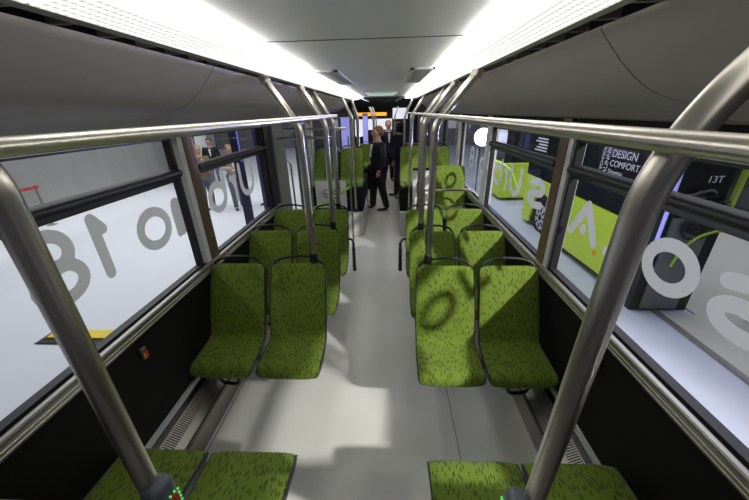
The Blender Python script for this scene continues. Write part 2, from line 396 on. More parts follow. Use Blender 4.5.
# small dimension lettering near the left window's bottom
def text(body, size, m, parent=None, loc=(0, 0, 0), rot=(PI/2, 0, 0), ext=.0015, name='lettering'):
    cu = bpy.data.curves.new('t', 'FONT'); cu.body = body; cu.size = size; cu.extrude = ext
    to = bpy.data.objects.new('t', cu); C.objects.link(to)
    bpy.context.view_layer.update()
    me = bpy.data.meshes.new_from_object(to.evaluated_get(bpy.context.evaluated_depsgraph_get()))
    bpy.data.objects.remove(to)
    me.materials.clear(); me.materials.append(m); me.name = name
    o = bpy.data.objects.new(name, me); C.objects.link(o); o.location = loc; o.rotation_euler = rot
    if parent: o.parent = parent
    return o

# pillars between the windows
def pillar(n, X, sgn, y0, y1, z1=2.08, m=brown):
    r = tag(empty('trim_%d' % n, (X, (y0+y1)/2, 1.0)), kind='structure')
    h = (y1-y0)/2
    a, b = sorted((-sgn*.006, sgn*.09))
    MB().box((a, -h+.035, .066), (b, h, z1-1.0)).build('pillar_face', m, r)
    MB().box((min(0, sgn*.085), -h-.02, .066), (max(0, sgn*.085), -h+.035, z1-1.0)).build('lit_side', palegrey, r)  # camera-facing side made paler: the light it reflects is in its colour
    return r
pillar(4, XL, -1, 2.22, 2.37); pillar(5, XR, 1, 2.13, 2.27); pillar(6, XR, 1, 3.82, 3.97, m=palegrey)
pillar(7, XR, 1, 5.45, 5.6, m=palegrey)
tag(box('wall_left_panel', (XL-.09, 3.78, 1.0), (XL+.005, 4.0, 2.08), rubber), kind='structure')
tag(box('trim_8', (XL-.09, 4.0, -.05), (XL+.03, 4.42, 2.08), midgrey), kind='structure')
tag(box('trim_9', (XL-.09, 6.05, -.05), (XL+.03, 6.2, 2.08), palegrey), kind='structure')
for k, (xa, xb, y0, y1) in enumerate([(XR, XR+.1, 7.2, 8.3), (XL-.1, XL, 6.2, 8.3), (XL-.1, XL, 10.2, 10.5), (XR, XR+.1, 10.2, 10.5), (XL-.1, XL, 13, 14), (XR, XR+.1, 13, 14)]):
    tag(box('wall_post', (xa, y0, 1.0), (xb, y1, 2.0), midgrey if k != 1 else rubber), kind='structure')
# left passenger door, two glazed leaves
dr = tag(empty('door_1', (XL-.03, 5.23, 0)), kind='structure')
for k in (0, 1):
    y0 = -.81+k*.81; y1 = y0+.80
    f = MB(); f.box((-.02, y0, .02), (.02, y0+.05, 2.02)); f.box((-.02, y1-.05, .02), (.02, y1, 2.02)); f.box((-.02, y0, 1.97), (.02, y1, 2.03)); f.box((-.02, y0, .02), (.02, y1, .12))
    leaf = f.build('door_leaf', palegrey if k else alu_dark, dr)
    MB().box((-.003, y0+.05, .12), (.003, y1-.05, 1.97)).build('door_pane', glass, leaf)
    MB().tube(fillet([(.02, y0+.12, .75), (.07, y0+.12, .8), (.07, y0+.12, 1.5), (.02, y0+.12, 1.55)], .03), .014).build('door_handle', steel, leaf, smooth=True)

# light coves, vents, duct panels -----------------------------------------
def px(sgn, xr):    # mirror a right-hand x to the left side
    return xr if sgn > 0 else (-.205-xr if xr < .9 else -.30-xr + (0))
def sweep(prof, y0, y1, th, m, name, parent=None, sgn=1, smooth=True):
    pr = [Vector((x, 0, z)) for x, z in prof]; n = len(pr); offp = []
    for i in range(n):
        t = (pr[min(i+1, n-1)]-pr[max(i-1, 0)]).normalized(); offp.append(pr[i]+Vector((-t.z, 0, t.x))*th*(1 if sgn > 0 else -1))
    q = [(p.x, p.z) for p in pr]+[(p.x, p.z) for p in reversed(offp)]
    if sgn < 0: q = q[::-1]
    return MB().prism_y(q, y0, y1).build(name, m, parent, smooth=smooth)
for sgn, nm in ((1, 'right'), (-1, 'left')):
    def X(v): return v if sgn > 0 else -.215-v
    seg = [-.3, .75, 2.0, 3.45, 4.9, 6.0, 7.2] if sgn < 0 else [-.3, .85, 2.2, 3.65, 5.1, 6.2, 7.2]
    for k, (a, b_) in enumerate(zip(seg[:-1], seg[1:])):
        place = ['nearest the camera', 'second from the camera', 'third from the camera', 'fourth from the camera', 'fifth from the camera', 'farthest from the camera'][k]
        lt = tag(empty('ceiling_light', (X(.45), (a+b_)/2, 2.42)), 'long ribbed glowing %s-hand ceiling light cover, %s' % (nm, place), 'ceiling light', 'ribbed light covers along the ceiling')
        ox, oy = lt.location.x, lt.location.y
        pr = [(X(.325)-ox, .004), (X(.327)-ox, -.030), (X(.345)-ox, -.036), (X(.395)-ox, -.040)]
        sweep(pr, a-oy+.006, b_-oy-.006, .01, core_m if k else core_dim, 'light_core', lt, sgn)
        pr = [(X(.395)-ox, -.040), (X(.44)-ox, -.047), (X(.515)-ox, -.058)]
        sweep(pr, a-oy+.006, b_-oy-.006, .01, diff_m, 'diffuser', lt, sgn)
        pr = [(X(.515)-ox, -.058), (X(.522)-ox, -.061), (X(.530)-ox, -.065)]
        sweep(pr, a-oy, b_-oy, .008, alu, 'outer_edge', lt, sgn)
    # slotted air strip
    vt = tag(empty('air_vent', (X(.585), 3.15, 2.36)), 'black slotted air outlet strip beside the %s ceiling lights' % nm, 'air vent', 'slotted air outlet strips')
    a, b_ = sorted((X(.50), X(.64)))
    box('backing', (a-vt.location.x, -4.05, .03), (b_-vt.location.x, 4.05, .05), dark_void, vt)
    y = -.28
    while y < 7.15:
        wb = MB()
        yy = y-3.15
        p0, p1 = sorted((X(.526)-vt.location.x, X(.604)-vt.location.x))
        wb.box((p0, yy-.007, -.002), (p1, yy+.007, .029)); y += .145
        wb.build('slot_divider', alu_dark, vt)
    # duct panels
    seams = [-.9, -.2, 1.11, 2.427, 3.74, 5.05, 6.3, 7.2] if sgn > 0 else [-.9, .36, 1.668, 2.98, 4.29, 5.6, 7.2]
    W_ = 1.15 if sgn > 0 else 1.235
    prof = [(.610, 2.360), (.613, 2.350), (.622, 2.340), (.655, 2.305), (.686, 2.273), (.744, 2.225), (.798, 2.191), (.848, 2.172), (.903, 2.158), (.95, 2.147), (1.0, 2.134), (1.04, 2.115), (1.07, 2.098), (1.10, 2.088), (W_, 2.083)]
    prof = [(X(x), z) for x, z in prof]
    for k, (a, b_) in enumerate(zip(seams[:-1], seams[1:])):
        place = ['first', 'second', 'third', 'fourth', 'fifth', 'sixth', 'seventh'][k]
        o = sweep([(x, z) for x, z in prof], a+.003, b_-.003, .012, duct, 'duct_panel', None, sgn)
        # origin at its own place
        cy = (a+b_)/2; 
        for v in o.data.vertices: v.co.y -= cy; v.co.z -= 2.2; v.co.x -= prof[4][0]
        o.location = (prof[4][0], cy, 2.2)
        tag(o, 'curved dark grey overhead duct panel on the %s, %s along from the camera' % (nm, place), 'duct panel', 'overhead duct panels')
tag(box('ceiling_cavity_right', (.50, -.9, 2.44), (1.2, 7.2, 2.49), dark_void), kind='structure')
tag(box('ceiling_cavity_left', (-1.5, -.9, 2.44), (-.70, 7.2, 2.49), dark_void), kind='structure')

# ceiling fittings
for k, (xa, xb) in enumerate(((-.575, -.36), (.15, .335))):
    v = tag(empty('ceiling_hatch', ((xa+xb)/2, 3.1, 2.42)), 'pale framed ventilation hatch in the ceiling beside the %s light strip' % ('left', 'right')[k], 'hatch', 'ventilation hatches')
    w = (xb-xa)/2
    f = MB(); f.box((-w, -.60, -.012), (w, -.565, 0)); f.box((-w, .565, -.012), (w, .60, 0)); f.box((-w, -.6, -.012), (-w+.03, .6, 0)); f.box((w-.03, -.6, -.012), (w, .6, 0)); f.build('hatch_frame', palegrey, v)
    g = MB(); g.box((-w+.03, -.565, -.004), (w-.03, .565, 0))
    g.build('hatch_grille', midgrey, v)
v = tag(empty('ceiling_sign_lamp', (-.12, 5.6, 2.42)), 'flat green tinted lamp under the ceiling before the dark joint', 'lamp')
MB().box((-.25, -.22, -.03), (.25, .22, 0)).build('lamp_body', white, v, bevel=.008)
MB().box((-.21, -.225, -.045), (.21, .1, -.031)).build('lamp_cover', greenglass, v)
for s, xa, xb in ((-1, -.62, -.42), (1, .32, .14)):
    o = MB().tube([(xa, 6.6, 2.40), (xb, 7.15, 2.34)], .018).build('ceiling_handrail', steel, smooth=True)
    tag(o, 'short slanting steel bar at the dark ceiling joint, %s end' % ('left' if s < 0 else 'right'), 'handrail', 'bars at the ceiling joint')

# heaters along the wall feet ---------------------------------------------
for sgn, Xw, nm in ((-1, XL, 'left'), (1, XR, 'right')):
    h = tag(empty('heater', (Xw, 2.2, 0)), 'low silver convector heater with slotted top along the %s wall foot' % nm, 'heater', 'convector heaters')
    s = -sgn
    def pz(pts, name, m):
        q = [(s*(x+.0005), z) for x, z in pts]
        if s < 0: q = q[::-1]
        return MB().prism_y(q, -3.0, 2.0 if sgn > 0 else 1.75).build(name, m, h)
    pz([(0, .33), (.02, .33), (.02, .365), (0, .365)], 'wall_trim', palegrey)
    pz([(0, .0), (.15, 0), (.15, .215), (.02, .30), (0, .30)], 'heater_case', alu)
    pz([(.045, .288), (.105, .249), (.106, .252), (.046, .291)], 'heater_grille', grille)
    pz([(.012, .309), (.038, .292), (.040, .296), (.014, .312)], 'dark_slot', plastic)
    pz([(.15, .19), (.165, .19), (.165, .215), (.15, .215)], 'front_lip', alu_dark)

# ------------------------------------------------------------------ seats
def seat_profile():
    P = [(.0, .445), (-.002, .465), (.01, .490), (.035, .505), (.10, .511), (.18, .516), (.25, .524), (.295, .538), (.322, .560), (.342, .60), (.375, .68), (.41, .765), (.45, .86), (.495, .955), (.53, 1.02), (.545, 1.045), (.558, 1.052)]
    pts = [Vector((0, a, b)) for a, b in P]; out = []
    n = len(pts)
    for i in range(n-1):
        p0, p1, p2, p3 = pts[max(i-1, 0)], pts[i], pts[i+1], pts[min(i+2, n-1)]
        for j in range(3):
            t = j/3; out.append(.5*((2*p1)+(-p0+p2)*t+(2*p0-5*p1+4*p2-p3)*t*t+(-p0+3*p1-3*p2+p3)*t**3))
    out.append(pts[-1]); return out
PR = seat_profile()
ARC = [0]
for a, b_ in zip(PR[:-1], PR[1:]): ARC.append(ARC[-1]+(b_-a).length)
NRM = []
for i in range(len(PR)):
    t = (PR[min(i+1, len(PR)-1)]-PR[max(i-1, 0)]).normalized(); NRM.append(Vector((0, -t.z, t.y)))
TOT = ARC[-1]
def halfw(s, grow=0.):
    w = .221 - .010*max(0, (s-.36)/(TOT-.36))
    if s > .25 and s < .5: w -= .006*math.sin((s-.25)/.25*PI)
    rf = .05; rb = .035
    if s < rf: w -= rf-math.sqrt(max(0, rf*rf-(rf-s)**2))
    if s > TOT-rb: w -= rb-math.sqrt(max(0, rb*rb-(rb-(TOT-s))**2))
    return w+grow
def pad_mesh(lo, hi, grow, top, dish, i0=0, i1=None, uvs=True):
    i1 = len(PR) if i1 is None else i1
    nx = 12; v = []; f = []; uv = []
    idx = list(range(i0, i1))
    for i in idx:
        w = halfw(ARC[i], grow)
        for k in range(nx+1):
            u = -1+2*k/nx; ue = math.sin(u*PI/2)
            edge = 1-abs(ue)**6
            h = top*(.35+.65*edge) + dish*abs(ue)**2*0 - dish*(1-ue*ue)
            p = PR[i]+NRM[i]*h; v.append((ue*w, p.y, p.z)); uv.append((ue*w+.5, ARC[i]))
    m = nx+1; R = len(idx)
    for i in idx:
        w = halfw(ARC[i], grow)
        for k in range(nx+1):
            ue = math.sin((-1+2*k/nx)*PI/2); p = PR[i]+NRM[i]*lo; v.append((ue*w*.985, p.y, p.z)); uv.append((ue*w+.5, ARC[i]))
    b0 = R*m
    for r in range(R-1):
        for k in range(nx):
            a = r*m+k; f.append((a, a+1, a+m+1, a+m)); f.append((b0+a, b0+a+m, b0+a+m+1, b0+a+1))
    for r in range(R-1):
        a = r*m; f.append((a, a+m, b0+a+m, b0+a)); a = r*m+nx; f.append((a+m, a, b0+a, b0+a+m))
    for k in range(nx):
        f.append((k+1, k, b0+k, b0+k+1)); a = (R-1)*m+k; f.append((a, a+1, b0+a+1, b0+a))
    return v, f, uv
def seat_part(name, m, parent, *a, **k):
    v, f, uv = pad_mesh(*a, **k)
    me = bpy.data.meshes.new(name); me.from_pydata(v, [], f); me.materials.append(m)
    ul = me.uv_layers.new(name='UVMap')
    for l in me.loops: ul.data[l.index].uv = uv[l.vertex_index]
    for p in me.polygons: p.use_smooth = True
    try: me.set_sharp_from_angle(angle=math.radians(55))
    except Exception: pass
    o = bpy.data.objects.new(name, me); C.objects.link(o); o.parent = parent; return o
ICR = next(i for i in range(len(PR)) if ARC[i] > .345)
def make_seat(handle=True):
    r = empty('bus_seat')
    seat_part('seat_cushion', fabric, r, -.012, 0, 0, .022, .004, 0, ICR+1)
    seat_part('backrest_cushion', fabric, r, -.012, 0, 0, .022, .006, ICR, None)
    seat_part('seat_shell', plastic, r, -.050, 0, .006, -.008, 0)
    # piping round the cushion
    for nm_, rng, par in (('piping', range(0, len(PR)), r),):
        pts = [(halfw(ARC[i], .003), PR[i]+NRM[i]*.006) for i in rng]
        L_ = [(w, p.y, p.z) for w, p in pts]; Rr = [(-w, p.y, p.z) for w, p in reversed(pts)]
        MB().tube(L_+Rr+[L_[0]], .0042, 6, False).build(nm_, plastic, par, smooth=True)
    if handle:
        q = [(-.196, .548, 1.03), (-.190, .562, 1.075), (-.15, .575, 1.098), (-.08, .583, 1.112), (0, .585, 1.117), (.08, .583, 1.112), (.15, .575, 1.098), (.190, .562, 1.075), (.196, .548, 1.03)]
        MB().tube(fillet(q, .03, 4), .0105, 10).build('grab_handle', plastic, r, smooth=True)
    return r
proto = make_seat()
ROWX = {'left window': -1.200, 'left aisle': -.716, 'right aisle': .418, 'right window': .892}
yfs = [1.613, 2.362, 3.108]
rown = ['first', 'second', 'third']
first = True
for k, y in enumerate(yfs):
    for nm, x in ROWX.items():
        yy = y+(.02 if x < 0 else -.022)
        o = proto if first else copy_tree(proto); first = False
        o.location = (x, yy, 0)
        s = nm.split()
        tag(o, 'green dashed-fabric bus seat facing the camera, %s row, %s side, beside the %s' % (rown[k], s[0], s[1]), 'bus seat', 'green seats facing the camera')
for nm, x in ROWX.items():
    o = copy_tree(proto); o.rotation_euler = (0, 0, PI); o.location = (x, 1.060 if x < 0 else 1.045, 0); s = nm.split()
    tag(o, 'green seat cushion at the bottom edge facing away, %s side, beside the %s' % (s[0], s[1]), 'bus seat', 'green seats facing away from the camera')

# cantilever brackets under the pairs
def bracket(sgn, Xw):
    r = empty('seat_bracket'); s = -sgn
    MB().tube([(s*.0, .22, .40), (s*.94, .22, .42)], .026).build('cross_beam', plastic, r, smooth=True)
    for c_ in (.25, .735):
        MB().box((s*c_-.11, .05, .425), (s*c_+.11, .32, .451)).build('mounting_plate', plastic, r)
    MB().tube(fillet([(s*.14, .10, .43), (s*.16, .12, .25), (s*.29, .12, .24), (s*.31, .10, .43)], .05), .013).build('lower_hook', plastic, r, smooth=True)
    return r
for sgn, Xw, nm in ((-1, XL, 'left'), (1, XR, 'right')):
    pb = bracket(sgn, Xw)
    for k, y in enumerate(yfs+[1.05]):
        o = pb if k == 0 else copy_tree(pb)
        yy = y+(.02 if sgn < 0 else -.022) if k < 3 else y
        o.location = (Xw, yy, 0)
        if k == 3:
            o.location = (Xw, yy, 0); o.scale = (1, -1, 1)
        tag(o, 'black steel bracket holding the %s %s seats on the wall' % ((rown+['camera-side'])[k], nm), 'seat bracket', 'seat brackets')

# tall single seat behind the right partition
t = copy_tree(proto); t.location = (.885, 4.20, .33)
for ch in list(t.children):
    if ch.name.startswith('grab_handle'): bpy.data.objects.remove(ch)
tag(t, 'tall green seat behind the white partition panel, beside the right windows', 'bus seat')
tag(box('seat_podium', (.62, 4.24, 0), (1.13, 4.9, .78), black), 'black box under the tall seat behind the white panel', 'podium')

# rear platforms and high seats ------------------------------------------
def platform(x0, x1, nm):
    r = tag(empty('platform', ((x0+x1)/2, 6.3, 0)), 'grey raised platform with black seat plinth on the %s at the back' % nm, 'platform', 'raised platforms')
    w = (x1-x0)/2
    MB().box((-w, -.8, 0), (w, .8, .46)).build('step', steppaint, r, bevel=.01)
    MB().box((-w+.005, -.72, .461), (w-.005, .75, .90)).build('seat_plinth', black, r)
    return r
platform(.19, 1.14, 'right'); platform(-1.44, -.48, 'left')
for nm, xs in (('right', (.425, .90)), ('left', (-.70, -1.18))):
    for k, x in enumerate(xs):
        o = copy_tree(proto); o.location = (x, 5.62, .455)
        tag(o, 'high green seat on the %s rear platform, beside the %s' % (nm, ('aisle', 'window')[k]), 'bus seat', 'high seats on the rear platforms')
# rear-most seats past the joint
for k, (x, y) in enumerate(((-.72, 9.3), (-1.2, 9.3), (.44, 9.3), (.90, 9.3))):
    o = copy_tree(proto); o.location = (x, y, .2)
    tag(o, 'distant seat beyond the joint, %s' % ('left of the aisle', 'leftmost by the window', 'right of the aisle', 'rightmost by the window')[k], 'bus seat', 'distant seats beyond the joint')
for x in (-.96, .67): tag(box('platform', (x-.46, 9.32, 0), (x+.46, 9.9, .59), black), 'low black plinth under the distant %s seats' % ('left' if x < 0 else 'right'), 'plinth', 'distant plinths')

# armrests folded down at third row
for s, x in ((-1, -.425), (1, .13)):
    r = tag(empty('armrest', (x, 3.42, .57)), 'black folded-down armrest on the %s side of the aisle at the third row' % ('left' if s < 0 else 'right'), 'armrest', 'folded armrests')
    o = MB().tube(fillet([(0, 0, .16), (0, -.01, .05), (0, -.02, -.20)], .05), [.016]*2+[.02]*8+[.022]).build('arm_pad', plastic, r, smooth=True)
    MB().tube([(0, .0, .155), (s*.03, .09, .165), (s*.085, .12, .165)], .014).build('pivot', plastic, r, smooth=True)

# ------------------------------------------------------------------ poles and rails
RZ = 2.112
def stop_box(parent, z, face=-1, near=False, s=1, dy=0):
    h = rounded_box('button_housing', (0, 0, 0), (.058, .055, .15), housing, None, .016); h.parent = parent; h.location = (0, face*.022, z)
    b = rounded_box('stop_button', (0, 0, 0), (.036, .012, .07), red, None, .006); b.parent = h; b.location = (0, face*.03, -.01)
    if near:
        g = MB()
        for i in range(6):
            for sx in (-1, 1):
                c_ = Vector((sx*.0215, face*.030, -.045+i*.014)); g.box(c_-Vector((.002,)*3), c_+Vector((.002,)*3))
        for i in range(3):
            for sz in (-1, 1):
                c_ = Vector(((i-1)*.012, face*.030, -.01+sz*.040)); g.box(c_-Vector((.002,)*3), c_+Vector((.002,)*3))
        g.build('indicator_light', greenled, h)
    h.rotation_euler = (0, 0, 0)
    return h
def pole(x, y, zb, s, label, box_z=None, near=False, zt=2.09, top=None, clamp=True, r=.0235, lean=0.):
    p = tag(empty('grab_pole', (x, y, zb)), label, 'grab pole', 'steel grab poles')
    tx = top if top is not None else (.235 if s > 0 else -.19)
    pts = fillet([(0, 0, 0), (lean, 0, zt-zb-.03), (max(tx*.28, lean+.04) if tx > 0 else tx*.28, 0, RZ-zb+.035), (tx, 0, 2.352-zb)], .07, 8)
    MB().tube(pts, r, 20).build('pole_tube', steel, p, smooth=True)
    MB().tube([(tx*.93, 0, 2.325-zb), (tx*1.03, 0, 2.368-zb)], r+.010, 16).build('ceiling_socket', steel, p, smooth=True)
    if clamp:
        MB().tube([(0, 0, -.035), (0, 0, .035)], .030, 14).build('base_clamp', plastic, p, smooth=True)
    if box_z:
        h = stop_box(p, box_z-zb, -1, near)
        a = (math.radians(80) if x < 0 else math.radians(-100)) if near else PI
        h.rotation_euler = (0, 0, a); h.location = (math.sin(a)*.022, -math.cos(a)*.022, box_z-zb)
    return p
pole(-.584, .44, 1.10, -1, 'large near grab pole crossing the left window at the camera', 1.275, True, zt=2.11, r=.022)
pole(.322, .44, 1.10, 1, 'large near grab pole crossing the right side at the camera', 1.25, True, zt=2.075, r=.0215, lean=.030, top=.245)
for s, x, y, wd in ((-1, -.59, 2.187, 'first left'), (-1, -.56, 2.94, 'second left'), (1, .292, 2.15, 'first right'), (1, .305, 2.895, 'second right')):
    pole(x, y, 1.12, s, 'steel grab pole rising from the %s aisle seat back' % wd, 1.30)
pole(-.62, 3.70, 1.10, -1, 'steel grab pole at the third left seat where the rail ends', 1.34)
pole(.35, 3.64, 1.10, 1, 'steel grab pole at the third right seat', 1.32)
pole(-.60, 5.53, .50, -1, 'grab pole standing on the left rear platform edge', 1.40, top=-.15)
pole(.36, 5.53, .50, 1, 'grab pole standing on the right rear platform edge', None, top=.2)
pole(-.60, 6.50, 1.49, -1, 'grab pole behind the high left rear seat', None, clamp=False, top=-.1)
pole(.30, 6.50, 1.49, 1, 'grab pole behind the high right rear seat', None, clamp=False, top=.15)
# the two long rails
for s, x, y1 in ((-1, -.585, 3.78), (1, .318, 5.62)):
    r = tag(empty('handrail', (x, 2, RZ)), 'long steel overhead handrail running down the %s side' % ('left' if s < 0 else 'right'), 'handrail', 'overhead handrails')
    MB().tube([(0, -2.8, 0), (0, 0, 0), (0, y1-2, 0)], .016 if s < 0 else .0128, 20).build('rail_tube', steel, r, smooth=True)
    for y in ((2.187, 2.94, 3.70) if s < 0 else (2.15, 2.895, 3.64, 5.56)):
        MB().tube([(0, y-2-.035, 0), (0, y-2+.035, 0)], .018 if s < 0 else .015, 18).build('joint_sleeve', steel, r, smooth=True)
# cross bars over the door space
r = tag(empty('door_crossbar', (-1.0, 4.45, 1.9)), 'pair of thin horizontal steel bars across the left door screen', 'crossbar')
MB().tube([(-.42, 0, .05), (.42, 0, .05)], .016).build('upper_bar', steel, r, smooth=True)
MB().tube([(-.42, -.3, -.04), (.28, -.3, -.04)], .016).build('lower_bar', steel, r, smooth=True)
# partitions
p = tag(empty('glass_partition', (-.83, 4.45, 0)), 'clear glass screen with white logo sticker by the left door', 'partition')
MB().box((-.28, -.004, .45), (.27, .004, 1.80)).build('glass_panel', clear, p)
st = MB().box((-.23, -.010, .86), (.215, -.0055, 1.26)).build('logo_sticker', white, p)
lg = MB()
lg.tube([(-.04+.09*math.cos(a), -.012, 1.10+.035*math.sin(a)) for a in [i*PI/9 for i in range(14)]], .006, 6)
lg.tube([(-.02+.10*math.cos(a), -.012, 1.05+.035*math.sin(a)) for a in [PI+i*PI/9 for i in range(14)]], .006, 6)
lg.build('swirl_logo', plastic, st)
MB().tube([(-.29, 0, 0), (-.29, 0, 2.08)], .016).build('screen_post', steel, p, smooth=True)
MB().tube([(.28, 0, .0), (.28, 0, 1.85)], .012).build('edge_post', steel, p, smooth=True)
tag(MB().tube([(-1.12, 4.425, .86), (-.85, 4.40, .98), (-.55, 4.43, 1.175)], .014).build('door_strap', limestrap, smooth=True), 'lime green strap slanting across the left glass screen', 'strap')
p = tag(empty('white_partition', (.493, 4.45, 0)), 'white panel with black top edge before the tall right seat', 'partition')
MB().box((-.16, -.012, .05), (.16, .012, 1.385)).build('panel', white, p)
MB().box((-.165, -.02, 1.386), (.165, .02, 1.42)).build('top_cap', plastic, p, bevel=.006)
g = tag(empty('grab_bar', (.8, 4.28, 1.1)), 'bent horizontal steel bar from the right partition to the wall', 'grab bar')
MB().tube(fillet([(-.32, 0, .045), (.30, 0, .045), (.40, -.12, -.02), (.345, -.12, -.30)], .09), .017).build('bar_tube', steel, g, smooth=True)
MB().tube([(-.32, 0, -1.1), (-.32, 0, .06)], .016).build('bar_post', steel, g, smooth=True)

# wall stop buttons
for s, x, y, z in ((-1, XL, 1.375, .884), (1, XR, 1.37, .869)):
    r = tag(empty('wall_button', (x, y, z)), 'small wall call button with red light on the black %s panel' % ('left' if s < 0 else 'right'), 'button', 'wall call buttons')
    o = rounded_box('button_base', (0, 0, 0), (.03, .055, .10), alu_dark, r, .013); o.location = (-s*.012, 0, 0)
    o2 = rounded_box('red_button', (0, 0, 0), (.012, .03, .05), red, o, .004); o2.location = (-s*.018, 0, -.012); r.scale = (.8, .8, .8)
    o3 = MB().box((-.003, -.003, -.02), (.003, .003, .03)).build('yellow_mark', yellow, o); o3.location = (-s*.022, -.02, -.01)

# ------------------------------------------------------------------ people
def realise(o):
    bpy.context.view_layer.update()
    dg = bpy.context.evaluated_depsgraph_get(); me = bpy.data.meshes.new_from_object(o.evaluated_get(dg))
    for p in me.polygons: p.use_smooth = True
    o.modifiers.clear(); o.data = me
def skin(name, chains, m, parent, sub=2):
    """chains: list of lists of (x,y,z,rx,ry); first vertex of a later chain merges on an equal position"""
    V = []; E = []; R = []; idx = {}
    def vid(p):
        k = tuple(round(q, 4) for q in p[:3])
        if k not in idx: idx[k] = len(V); V.append(k); R.append((p[3], p[4] if len(p) > 4 else p[3]))
        return idx[k]
    for ch in chains:
        ids = [vid(p) for p in ch]
        E += [(a, b_) for a, b_ in zip(ids[:-1], ids[1:]) if a != b_]
    me = bpy.data.meshes.new(name); me.from_pydata(V, E, []); o = bpy.data.objects.new(name, me); C.objects.link(o)
    md = o.modifiers.new('skin', 'SKIN'); md.use_smooth_shade = True
    sv = me.skin_vertices[0].data
    for i, r in enumerate(R): sv[i].radius = r; sv[i].use_root = (i == 0)
    sm = o.modifiers.new('sub', 'SUBSURF'); sm.levels = sub; sm.render_levels = sub
    realise(o); o.data.materials.clear(); o.data.materials.append(m); o.parent = parent
    return o
def person(loc, rz, label, H=1.78, jacket=suit, trousers=suit, hair=hair_b, shirtm=shirt, arms='down', stride=.0, headturn=0., hood=False, group=None, hold=None, wide=1.1):
    """faces local -y"""
    r = tag(empty('person', loc, rz), label, 'person', group); k = H/1.78; r.scale = (k*wide, k*wide, k)
    hip = (0, 0, .95)
    legs = []
    for s in (-1, 1):
        fy = s*stride
        legs.append([(0, .0, .95, .12, .10), (s*.09, 0, .90, .085), (s*.10, fy*.5-.01, .50, .055), (s*.105, fy+.02, .10, .038), (s*.11, fy-.02, .05, .035), (s*.125, fy-.14, .03, .028)])
    hands = []; armsC = []
    for s in (-1, 1):
        sh = (s*.185, 0, 1.44)
        if arms == 'down' or (arms == 'one' and s < 0): el = (s*.235, .03, 1.16); wr = (s*.225, -.04, .92); hd = (0, -.02, -.09)
        elif arms == 'one' or arms == 'hold': el = (s*.24, .02, 1.17); wr = (s*.10, -.26, 1.20); hd = (-s*.05, -.06, .01)
        armsC.append([(0, 0, 1.40, .10, .075), (*sh, .06), (*el, .045), (*wr, .028)])
        w = Vector(wr); d = Vector(hd).normalized(); side_ = Vector((0, 1, 0)) if abs(d.z) > .7 else Vector((0, 0, 1))
        palm = w+d*.07
        ch = [[(*w, .028), (*(w+d*.035), .030, .018), (*palm, .034, .016)]]
        for i, ln in enumerate((.062, .070, .066, .052)):
            b0 = palm+side_*(i-1.5)*.019; c0 = b0+d*ln*.5; c1 = b0+d*ln+Vector((-s*.012, -.004, 0))
            ch.append([(*palm, .034, .016), (*b0, .0095), (*c0, .0088), (*c1, .0075)])
        tb = w+d*.03-side_*.03*1.0
        ch.append([(*(w+d*.035), .030, .018), (*tb, .011), (*(tb+d*.035-side_*.008), .009)])
        hands += ch
    head = [(0, 0, 1.40, .10, .075), (0, .0, 1.50, .055), (0, -.005, 1.57, .055), (0, -.02, 1.64, .075, .085), (0, -.015, 1.70, .078, .092), (0, -.005, 1.755, .058, .07)]
    spine = [(0, 0, .95, .12, .10), (0, .0, 1.10, .125, .09), (0, 0, 1.26, .145, .10), (0, 0, 1.40, .10, .075)]
    nose = [(0, -.02, 1.64, .075, .085), (0, -.105, 1.655, .014)]
    # clothes a little larger than the limbs
    body = skin('body', [spine, head]+legs+armsC+hands, skin_m, r, 2)
    hd = empty('x'); bpy.data.objects.remove(hd)
    nb = MB().tube([(0, -.088, 1.675), (0, -.108, 1.652), (0, -.096, 1.640)], [.007, .012, .009], 8).build('nose', skin_m, body, smooth=True)
    for s in (-1, 1):
        MB().tube([(s*.029, -.083, 1.685), (s*.029, -.094, 1.685)], .008, 8).build('eye', hair_d, body)
        MB().tube([(s*.074, -.01, 1.65), (s*.084, .0, 1.665), (s*.082, .005, 1.69)], [.008, .012, .009], 8).build('ear', skin_m, body, smooth=True)
    MB().tube([(-.022, -.088, 1.615), (0, -.094, 1.613), (.022, -.088, 1.615)], .005, 6).build('mouth', mat('lips', (.35, .12, .10), .5, noise=.05) if 'lips' not in MATS else MATS['lips'], body)
    tr = []
    for ch in legs: tr.append([(a[0], a[1], a[2], *(q+.022 for q in a[3:])) for a in ch[:4]]+[(ch[3][0], ch[3][1], .045, .062)])
    skin('trousers', tr, trousers, r, 2)
    sl = []
    for ch in armsC: sl.append([(a[0], a[1], a[2], *(q+.020 for q in a[3:])) for a in ch])
    jk = [(0, 0, .82, .185, .145), (0, .0, 1.0, .178, .138), (0, 0, 1.12, .172, .13), (0, 0, 1.27, .188, .135), (0, 0, 1.40, .135, .105)]
    skin('jacket', [jk]+sl+[[(0, 0, 1.40, .135, .105), (0, .01, 1.475, .072)]], jacket, r, 2)
    # shirt front and collar
    MB().add([(-.035, -.120, 1.44), (.035, -.120, 1.44), (.012, -.150, 1.18), (-.012, -.150, 1.18), (-.035, -.09, 1.44), (.035, -.09, 1.44), (.012, -.10, 1.18), (-.012, -.10, 1.18)],
             [(0, 1, 2, 3), (7, 6, 5, 4), (0, 4, 5, 1), (1, 5, 6, 2), (2, 6, 7, 3), (3, 7, 4, 0)]).build('shirt_front', shirtm, r)
    MB().tube([(.062*math.cos(a), -.004+.062*math.sin(a), 1.492+.012*math.sin(a)) for a in [i*PI/10 for i in range(21)]], .011, 8).build('collar', shirtm, r, smooth=True)
    for s in (-1, 1):
        fy = s*stride
        skin('shoe', [[(s*.105, fy+.045, .045, .042, .040), (s*.11, fy-.04, .042, .045, .038), (s*.122, fy-.14, .032, .040, .028), (s*.124, fy-.17, .03, .03, .024)]], plastic, r, 1)
